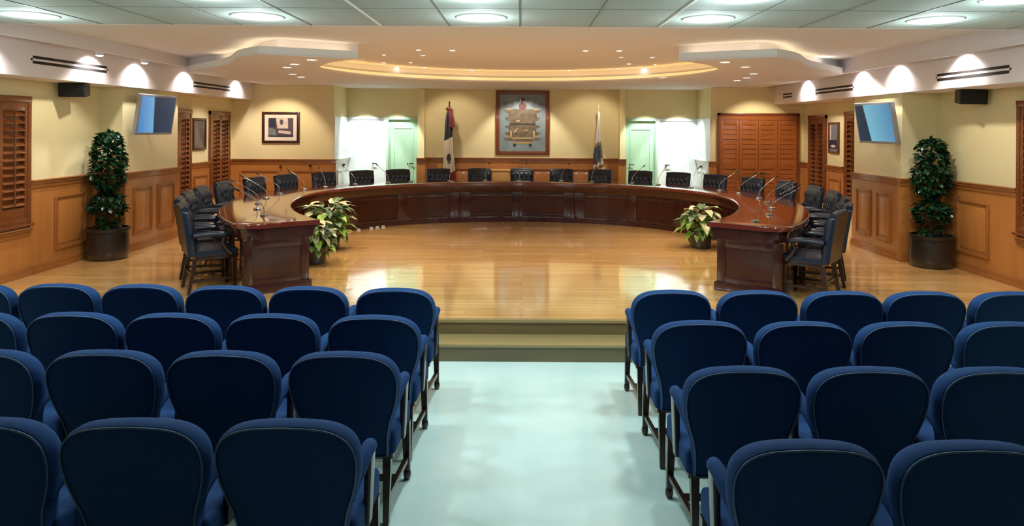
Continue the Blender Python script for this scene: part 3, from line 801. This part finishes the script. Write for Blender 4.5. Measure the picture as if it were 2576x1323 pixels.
# plain white boxes for unidentified white spots at the foot of the desk
pr = None
for i, (a, lab) in enumerate(((880,'small white box at the desk foot, next to the drooping plant'),(903,'small white box at the desk foot, second from the drooping plant'),(935,'small white box at the desk foot, third from the drooping plant'),(950,'small white box at the desk foot, fourth from the drooping plant'),(965,'small white box at the desk foot, fifth from the drooping plant'))):
    s_ = seat_at(a, LEN*.2, LEN*.6, .05); p = cur(s_)+nor(s_)*.045; nn = nor(s_); rz = math.atan2(nn.x,-nn.y)
    if pr is None:
        pr = thing('white_box', lab, 'floor socket', (0,0,0), 'white boxes along the desk plinth')
        MB().box(-.028,.028,-.02,.02,0,.028).build('box', M['white'], pr, bevel=.006)
        MB().box(-.016,.016,.019,.022,.008,.022).build('front_plate', M['silver'], pr)
        pr.location = (p.x,p.y,S); pr.rotation_euler = (0,0,rz)
    else: dup(pr, (p.x,p.y,S), rz, lab)

# ------------------------------------------------------------------ televisions, tilted down on wall arms
def tv_mat(flip):  # two-tone glow paints room reflections on a switched-off screen
    m, nt, b = node_mat('tv_painted_reflection')
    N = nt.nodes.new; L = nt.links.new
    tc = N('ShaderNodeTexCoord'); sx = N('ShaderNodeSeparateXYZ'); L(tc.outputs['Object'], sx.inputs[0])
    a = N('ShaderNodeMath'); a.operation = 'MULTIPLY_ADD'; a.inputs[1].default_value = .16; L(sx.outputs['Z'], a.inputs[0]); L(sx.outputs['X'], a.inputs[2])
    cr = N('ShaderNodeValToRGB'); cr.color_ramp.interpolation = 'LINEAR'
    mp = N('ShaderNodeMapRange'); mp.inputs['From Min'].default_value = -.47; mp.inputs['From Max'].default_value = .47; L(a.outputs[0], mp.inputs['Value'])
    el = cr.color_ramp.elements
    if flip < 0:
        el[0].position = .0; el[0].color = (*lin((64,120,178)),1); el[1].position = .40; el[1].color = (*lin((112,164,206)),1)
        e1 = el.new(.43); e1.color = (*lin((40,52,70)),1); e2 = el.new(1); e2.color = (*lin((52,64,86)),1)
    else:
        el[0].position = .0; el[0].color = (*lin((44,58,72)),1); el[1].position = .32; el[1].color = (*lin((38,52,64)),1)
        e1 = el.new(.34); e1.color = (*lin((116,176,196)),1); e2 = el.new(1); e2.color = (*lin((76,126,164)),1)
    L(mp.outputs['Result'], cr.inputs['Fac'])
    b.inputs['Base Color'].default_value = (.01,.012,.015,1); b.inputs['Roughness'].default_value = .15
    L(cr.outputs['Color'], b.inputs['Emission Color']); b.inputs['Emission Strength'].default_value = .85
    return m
def tv(name_lab, x, y, z, rz, tilt, xw, sg):
    r = thing('wall_screen', name_lab, 'television', (x,y,z))
    w, h = .425, .295
    ps = []
    b = MB(); b.box(-w,w,0,.055,-h,h); o = b.build('housing', M['silver'], None, bevel=.012); ps.append(o)
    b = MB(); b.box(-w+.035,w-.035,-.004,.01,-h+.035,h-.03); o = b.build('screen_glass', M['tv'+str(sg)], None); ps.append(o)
    b = MB(); b.box(-w+.06,w-.06,.055,.10,-h+.05,h-.05); o = b.build('rear_cover', M['black'], None, bevel=.02); ps.append(o)
    b = MB(); b.box(-.05,.05,.10,.13,-.08,.08); b.tube([(0,.12,0),(0,.12+abs(xw-x)*.55,.0)], .02, 8)
    o = b.build('wall_bracket', M['black'], None); ps.append(o)
    for o in ps:
        o.parent = r
    r.rotation_euler = (tilt, 0, rz)
    return r
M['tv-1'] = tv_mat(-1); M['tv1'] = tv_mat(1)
# screen faces local -Y; rotate so that -Y points to +X (left wall) or -X (right wall)
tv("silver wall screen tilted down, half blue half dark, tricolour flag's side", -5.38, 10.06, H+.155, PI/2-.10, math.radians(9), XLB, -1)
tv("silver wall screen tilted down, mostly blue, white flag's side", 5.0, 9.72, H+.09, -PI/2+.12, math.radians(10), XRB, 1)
# ------------------------------------------------------------------ speakers
def speaker(lab, x, y, z, rz, wx):
    r = thing('wall_speaker', lab, 'speaker', (x,y,z))
    b = MB(); b.hexa([(-.165,-.10,-.09),(.165,-.10,-.09),(.13,.09,-.08),(-.13,.09,-.08)], [(-.165,-.10,.09),(.165,-.10,.09),(.13,.09,.08),(-.13,.09,.08)]); o1 = b.build('cabinet', M['black'], None, bevel=.012)
    b = MB(); b.box(-.155,.155,-.108,-.098,-.08,.08); o2 = b.build('grille', M['grille'], None, bevel=.004)
    b = MB(); b.box(-.03,.03,-.02,.02,.08,.13); b.box(-.02,.02,.08,.20,.02,.06); o3 = b.build('mounting_bracket', M['black'], None)
    for o in (o1,o2,o3): o.parent = r
    r.rotation_euler = (math.radians(4),0,rz)
speaker("black loudspeaker high on the wall above the topiary, tricolour flag's side", -5.70, 8.72, H+.45, .10, XLA)
speaker("black loudspeaker high on the wall above the topiary, white flag's side", 5.50, 8.42, H+.41, -.06, XRA)
# ------------------------------------------------------------------ pictures
def picture(T, u0, u1, z0, z1, fw, fm, lab, name='framed_picture', cat='picture', mat_w=.0, art=None, base=None):
    r = thing(name, lab, cat, T((u0+u1)/2,(z0+z1)/2,0))
    b = MB(T); d = .035
    for (a,c,e_,g) in ((u0,u0+fw,z0,z1),(u1-fw,u1,z0,z1),(u0+fw,u1-fw,z0,z0+fw),(u0+fw,u1-fw,z1-fw,z1)): b.box(a,c,e_,g,.002,d)
    b.build('frame', fm, r, bevel=.006)
    i0,i1,k0,k1 = u0+fw,u1-fw,z0+fw,z1-fw
    if mat_w:
        MB(T).box(i0,i1,k0,k1,.002,.014).build('mat_board', M['matboard'], r)
        i0 += mat_w; i1 -= mat_w; k0 += mat_w; k1 -= mat_w
    pr_ = MB(T).box(i0,i1,k0,k1,.004,.018).build('print', base, r)
    if art: art(T, i0, i1, k0, k1, pr_)
    return r
def blob(T, parent, name, m, u, z, ru, rz_, w0, w1, n=18, sq=1.0):
    P = []
    for k in range(n):
        a = 2*PI*k/n; ca, sa = math.cos(a), math.sin(a)
        P.append((u+ru*math.copysign(abs(ca)**sq, ca), z+rz_*math.copysign(abs(sa)**sq, sa)))
    poly(T, parent, name, m, P, w0, w1)
def poly(T, parent, name, m, P, w0, w1):
    n = len(P); b = MB(T)
    b.add([(p,q,w0) for p,q in P]+[(p,q,w1) for p,q in P], [tuple(range(n-1,-1,-1)), tuple(range(n,2*n))]+[(i,(i+1)%n,(i+1)%n+n,i+n) for i in range(n)])
    return b.build(name, m, parent)
PC = {k: mat('paint_'+k, c, .6, .12, (14,14,14)) for k, c in dict(navy=(34,40,66), cream=(214,196,184), violet=(82,66,80), grey=(118,122,126), shield=(98,82,64), gold=(176,150,96), red=(104,62,54), dusk=(78,80,88), dark=(58,48,40)).items()}
PC['shield'] = mat('paint_umber', (84,68,52), .6, rgb2=(124,104,80), scale=(9,9,9))
PC['wing'] = mat('paint_slate', (96,100,104), .6, rgb2=(120,126,128), scale=(6,6,6))
PC['canvas'] = mat('paint_canvas', (112,126,132), .5, rgb2=(140,152,150), scale=(3,3,3))
PC['wine'] = mat('paint_wine', (70,48,40), .5, rgb2=(120,112,104), scale=(3,3,2))
def art_abstract(T, a, c, z0, z1, p):
    W_, H_ = c-a, z1-z0; U = lambda t: a+W_*t; Z = lambda t: z0+H_*t
    poly(T,p,'dark_block',PC['navy'],[(U(.03),Z(.52)),(U(.28),Z(.52)),(U(.27),Z(.97)),(U(.03),Z(.97))],.018,.019)
    poly(T,p,'pale_sheet',PC['cream'],[(U(.36),Z(.45)),(U(.80),Z(.45)),(U(.78),Z(.99)),(U(.31),Z(.99))],.018,.0195)
    blob(T,p,'oval_motif',PC['dusk'],U(.53),Z(.79),W_*.075,H_*.15,.0195,.0205)
    poly(T,p,'pale_strip',PC['cream'],[(U(.40),Z(.22)),(U(.90),Z(.14)),(U(.90),Z(.30)),(U(.42),Z(.36))],.018,.0195)
    poly(T,p,'grey_fold',PC['grey'],[(U(.02),Z(.12)),(U(.34),Z(.06)),(U(.28),Z(.40)),(U(.02),Z(.50))],.018,.019)
    poly(T,p,'dark_base',PC['navy'],[(U(.0),Z(.0)),(U(1),Z(.0)),(U(1),Z(.10)),(U(.0),Z(.06))],.018,.0192)
picture(TB(YB), -5.31, -4.55, H-.345, H+.295, .052, M['frame_dark'], 'dark framed abstract print with a cream mat on the wall between shutter and white door', mat_w=.075, art=art_abstract, base=PC['violet'])
picture(TL(XLA), 12.26, 12.76, H-.44, H+.14, .045, M['frame_dark'], "narrow-looking brown picture between the two shutters, tricolour flag's side", art=None, base=PC['wine'])
def art_small(T, a, c, z0, z1, p):
    W_, H_ = c-a, z1-z0; U = lambda t: a+W_*t; Z = lambda t: z0+H_*t
    poly(T,p,'dark_ground',PC['navy'],[(U(0),Z(.1)),(U(1),Z(.1)),(U(1),Z(.42)),(U(0),Z(.42))],.018,.019)
    poly(T,p,'pale_bar',PC['cream'],[(U(.82),Z(.42)),(U(.95),Z(.42)),(U(.95),Z(.98)),(U(.82),Z(.98))],.018,.019)
    blob(T,p,'white_shape',PC['cream'],U(.55),Z(.19),W_*.3,H_*.05,.019,.02)
picture(TR(XRA), 12.33, 12.74, H-.44, H+.13, .035, M['frame_mid'], "small picture with a white shape between the two shutters, white flag's side", art=art_small, base=PC['grey'])
def art_crest(T, a, c, z0, z1, p):
    W_, H_ = c-a, z1-z0; U = lambda t: a+W_*t; Z = lambda t: z0+H_*t
    for sx in (-1,1):
        m_ = lambda t: U(.5+sx*t)
        od = 1 if sx > 0 else -1
        poly(T,p,'shadow_wing',PC['wing'],[(m_(x),Z(y)) for x,y in ((.17,.80),(.26,.76),(.38,.77),(.44,.83),(.40,.87),(.33,.84),(.28,.88),(.2,.86))][::od],.018,.0185)
        for x0,yy,ln,hh in ((.27,.70,.13,.035),(.26,.575,.11,.045),(.25,.43,.13,.035),(.22,.31,.17,.04),(.20,.215,.21,.035)):
            poly(T,p,'scroll',PC['shield'],[(m_(x),Z(y)) for x,y in ((x0-.04,yy-hh),(x0+ln*.6,yy-hh*.8),(x0+ln*.95,yy-hh*.1),(x0+ln,yy+hh*.75),(x0+ln*.75,yy+hh*.35),(x0+ln*.35,yy+hh),(x0-.04,yy+hh))][::od],.018,.023)
        blob(T,p,'gilt_scroll',PC['gold'],m_(.31),Z(.735),W_*.065,H_*.012,.023,.026)
        poly(T,p,'gilt_bar',PC['gold'],[(m_(.27),Z(.22)),(m_(.23),Z(.22)),(m_(.23),Z(.36)),(m_(.27),Z(.36))][::(1 if sx>0 else -1)],.024,.027)
        blob(T,p,'foot',PC['dark'],m_(.17),Z(.105),W_*.035,H_*.03,.018,.024)
    sh = [(-.30,.74),(.30,.74),(.31,.62),(.27,.5),(.30,.38),(.24,.22),(.19,.13),(-.19,.13),(-.24,.22),(-.30,.38),(-.27,.5),(-.31,.62)]
    poly(T,p,'shield',PC['shield'],[(U(.5+x),Z(y)) for x,y in sh],.018,.0245)
    poly(T,p,'shield_base',PC['gold'],[(U(.5+x),Z(y)) for x,y in ((-.19,.13),(.19,.13),(.21,.165),(-.21,.165))],.0245,.027)
    poly(T,p,'gilt_rail',PC['gold'],[(U(.5+x),Z(y)) for x,y in ((-.24,.215),(.24,.215),(.25,.24),(-.25,.24))],.0245,.027)
    poly(T,p,'shield_band',PC['dark'],[(U(.5+x),Z(y)) for x,y in ((-.28,.46),(.28,.46),(.28,.49),(-.28,.49))],.0245,.026)
    poly(T,p,'gilt_branch',PC['gold'],[(U(.5+x),Z(y)) for x,y in ((.0,.345),(.12,.365),(.14,.385),(.03,.37))],.0245,.027)
    poly(T,p,'gilt_branch',PC['gold'],[(U(.5+x),Z(y)) for x,y in ((-.2,.32),(-.14,.33),(-.09,.41),(-.15,.39))],.0245,.027)
    poly(T,p,'gilt_tablet',PC['gold'],[(U(.5+x),Z(y)) for x,y in ((-.14,.515),(-.06,.515),(-.06,.545),(-.14,.545))],.0245,.027)
    blob(T,p,'crest_bust',PC['red'],U(.5),Z(.79),W_*.085,H_*.06,.018,.026)
    blob(T,p,'crest_head',PC['red'],U(.5),Z(.89),W_*.06,H_*.05,.018,.026)
    blob(T,p,'crest_glint',PC['cream'],U(.455),Z(.895),W_*.014,H_*.03,.026,.028)
    blob(T,p,'crest_glint',PC['cream'],U(.53),Z(.865),W_*.02,H_*.012,.026,.028)
picture(TB(YC), -.595, .585, H-.60, H+.815, .085, M['frame_mid'], 'large brown-framed painting of an ornate coat of arms above the middle chair', 'framed_painting', 'painting', art=art_crest, base=PC['canvas'])

# ------------------------------------------------------------------ flags
def flag_mat(name, stops, slope, emblem):
    m, nt, b = node_mat(name); N = nt.nodes.new; L = nt.links.new
    tc = N('ShaderNodeTexCoord'); sx = N('ShaderNodeSeparateXYZ'); L(tc.outputs['Object'], sx.inputs[0])
    a = N('ShaderNodeMath'); a.operation = 'MULTIPLY_ADD'; a.inputs[1].default_value = slope; L(sx.outputs['X'], a.inputs[0]); L(sx.outputs['Z'], a.inputs[2])
    mp = N('ShaderNodeMapRange'); mp.inputs['From Min'].default_value = 0; mp.inputs['From Max'].default_value = 2.4; L(a.outputs[0], mp.inputs['Value'])
    cr = N('ShaderNodeValToRGB'); cr.color_ramp.interpolation = 'CONSTANT'; el = cr.color_ramp.elements
    el[0].position = 0; el[0].color = (*lin(stops[0][1]),1); el[1].position = stops[1][0]/2.4; el[1].color = (*lin(stops[1][1]),1)
    for z, c_ in stops[2:]:
        e_ = el.new(z/2.4); e_.color = (*lin(c_),1)
    L(mp.outputs['Result'], cr.inputs['Fac']); last = cr.outputs['Color']
    for (ex, ez, rx, rz_, col) in emblem:
        mpp = N('ShaderNodeMapping'); mpp.inputs['Location'].default_value = (-ex/rx,0,-ez/rz_); mpp.inputs['Scale'].default_value = (1/rx,0,1/rz_); L(tc.outputs['Object'], mpp.inputs['Vector'])
        ln = N('ShaderNodeVectorMath'); ln.operation = 'LENGTH'; L(mpp.outputs['Vector'], ln.inputs[0])
        ls = N('ShaderNodeMath'); ls.operation = 'LESS_THAN'; ls.inputs[1].default_value = 1; L(ln.outputs['Value'], ls.inputs[0])
        mx = N('ShaderNodeMix'); mx.data_type = 'RGBA'; L(ls.outputs[0], mx.inputs['Factor']); L(last, mx.inputs['A']); mx.inputs['B'].default_value = (*lin(col),1); last = mx.outputs['Result']
    L(last, b.inputs['Base Color']); b.inputs['Roughness'].default_value = .6; b.inputs['Sheen Weight'].default_value = .2
    return m
def flag(x, y, top, lab, widths, m, bow, pole_m):
    r = thing('flag_on_stand', lab, 'flag', (x,y,S)); z0 = S
    b = MB(); b.lathe([(.17,0),(.17,.025),(.10,.05),(.03,.10),(.025,.12)], (x,y,S), 24); b.build('stand', M['brass'], r)
    b = MB(); b.tube([(x,y,S+.05),(x,y,S+top-.10)], .013, 10); pl = b.build('pole', pole_m, r)
    b = MB(); b.lathe([(.012,-.11),(.022,-.09),(.012,-.07),(.022,-.04),(.012,-.015),(.002,0)], (x,y,S+top), 12); b.build('finial', pole_m, pl)
    # draped cloth: folded ribbon cross sections
    b = MB(); rings = []; n = 29
    for (z, xl, xr, amp) in widths:
        ring = []
        for k in range(n):
            t = k/(n-1); xx = x+xl+(xr-xl)*t
            yy = y-.035-amp*(.5+.5*math.sin(t*PI*5+z*2.2))-amp*.25*math.sin(t*9+z*5)
            ring.append((xx, yy, S+z))
        rings.append(ring)
    b.loops(rings, closed=False, cap=False); o = b.build('cloth', m, r, smooth=80)
    md = o.modifiers.new('thick','SOLIDIFY'); md.thickness = .004
    if bow:
        b = MB()
        b.tube([(x-.055,y-.07,S+2.18),(x,y-.09,S+2.21),(x+.06,y-.07,S+2.14)], [.03,.045,.03], 10)
        for dx in (.03,.075): b.tube([(x+dx*.3,y-.09,S+2.17),(x+dx,y-.10,S+2.0),(x+dx*1.15,y-.10,S+1.80)], [.025,.032,.036], 8, (1,.4))
        b.build('ribbon_bow', M['bow'], r, smooth=70)
    return r
M['bow'] = mat('maroon_ribbon', (112,44,48), .5, .15, (10,10,10))
M['pole_d'] = mat('dark_pole', (70,36,22), .35)
M['pole_w'] = mat('pale_pole', (226,214,190), .35)
fm1 = flag_mat('tricolour_cloth', [(0,(150,14,26)),(.80,(236,226,206)),(1.55,(24,36,58))], -.55, [(.005,1.15,.05,.085,(92,66,52)),(.005,1.05,.03,.03,(150,136,112))])
flag(-1.57, 14.62, 2.36, 'tricolour flag of dark blue-green, white with a brown emblem and red, draped on a pole', [(2.2,-.02,.03,.02),(2.1,-.06,.07,.04),(1.9,-.085,.085,.06),(1.6,-.095,.075,.07),(1.3,-.10,.09,.08),(1.0,-.115,.13,.09),(.85,-.12,.14,.10),(.6,-.10,.17,.11),(.42,-.09,.17,.11)], fm1, True, M['pole_d'])
fm2 = flag_mat('white_flag_cloth', [(0,(238,232,222)),(.92,(176,126,62)),(.985,(238,232,222)),(1.06,(116,82,62)),(1.16,(84,98,112)),(1.42,(178,150,92)),(1.5,(238,232,226))], -.45, [(.02,1.12,.03,.04,(120,160,186)),(.07,1.13,.025,.035,(226,206,140)),(-.04,1.32,.04,.05,(70,86,104))])
flag(1.62, 14.62, 2.30, 'white flag with a many-coloured emblem, draped on a pale pole', [(2.15,-.015,.02,.02),(1.95,-.03,.03,.03),(1.7,-.05,.035,.04),(1.5,-.075,.05,.06),(1.2,-.12,.08,.08),(1.0,-.125,.12,.09),(.8,-.09,.16,.09),(.5,-.08,.17,.10)], fm2, False, M['pole_w'])

# ------------------------------------------------------------------ pale side cabinet behind the desk
r = thing('side_cabinet', 'small pale oak cabinet against the back wainscot below the large painting', 'cabinet', (-.46,14.8,S))
MB().box(-.66,-.26,14.66,14.98,S+.04,S+.86).build('body', M['pale_oak'], r, bevel=.005)
MB().box(-.68,-.24,14.64,14.99,S+.86,S+.89).build('top', M['pale_oak'], r, bevel=.005)
d_ = MB().box(-.645,-.275,14.645,14.66,S+.08,S+.84).build('door', M['pale_oak'], r, bevel=.004)
MB().box(-.31,-.29,14.625,14.645,S+.5,S+.6).build('handle', M['brass'], d_, bevel=.004)
MB().box(-.64,-.28,14.68,14.97,S,S+.04).build('plinth', M['pale_oak'], r)

# ------------------------------------------------------------------ world, camera, view
w = bpy.data.worlds.new('World'); SC.world = w; w.use_nodes = True
w.node_tree.nodes['Background'].inputs[0].default_value = (.02,.022,.025,1)
cam = bpy.data.cameras.new('camera'); co = bpy.data.objects.new('camera', cam); COL.objects.link(co)
cam.sensor_fit = 'HORIZONTAL'; cam.sensor_width = 36; cam.lens = F/2576*36
cam.shift_x = -(1315-1288)/2576; cam.shift_y = -(661.5-321)/2576
cam.clip_start = .05; cam.clip_end = 100
rr = .0055
mt = Matrix(((math.cos(rr), -math.sin(rr), 0), (0, 0, -1), (math.sin(rr), math.cos(rr), 0)))   # columns: right, up, backward
co.matrix_world = Matrix.Translation((0,0,H)) @ mt.to_4x4()
SC.camera = co
SC.view_settings.view_transform = 'Standard'; SC.view_settings.look = 'None'; SC.view_settings.gamma = 1
SC.view_settings.use_curve_mapping = False
SC.view_settings.exposure = 0.35
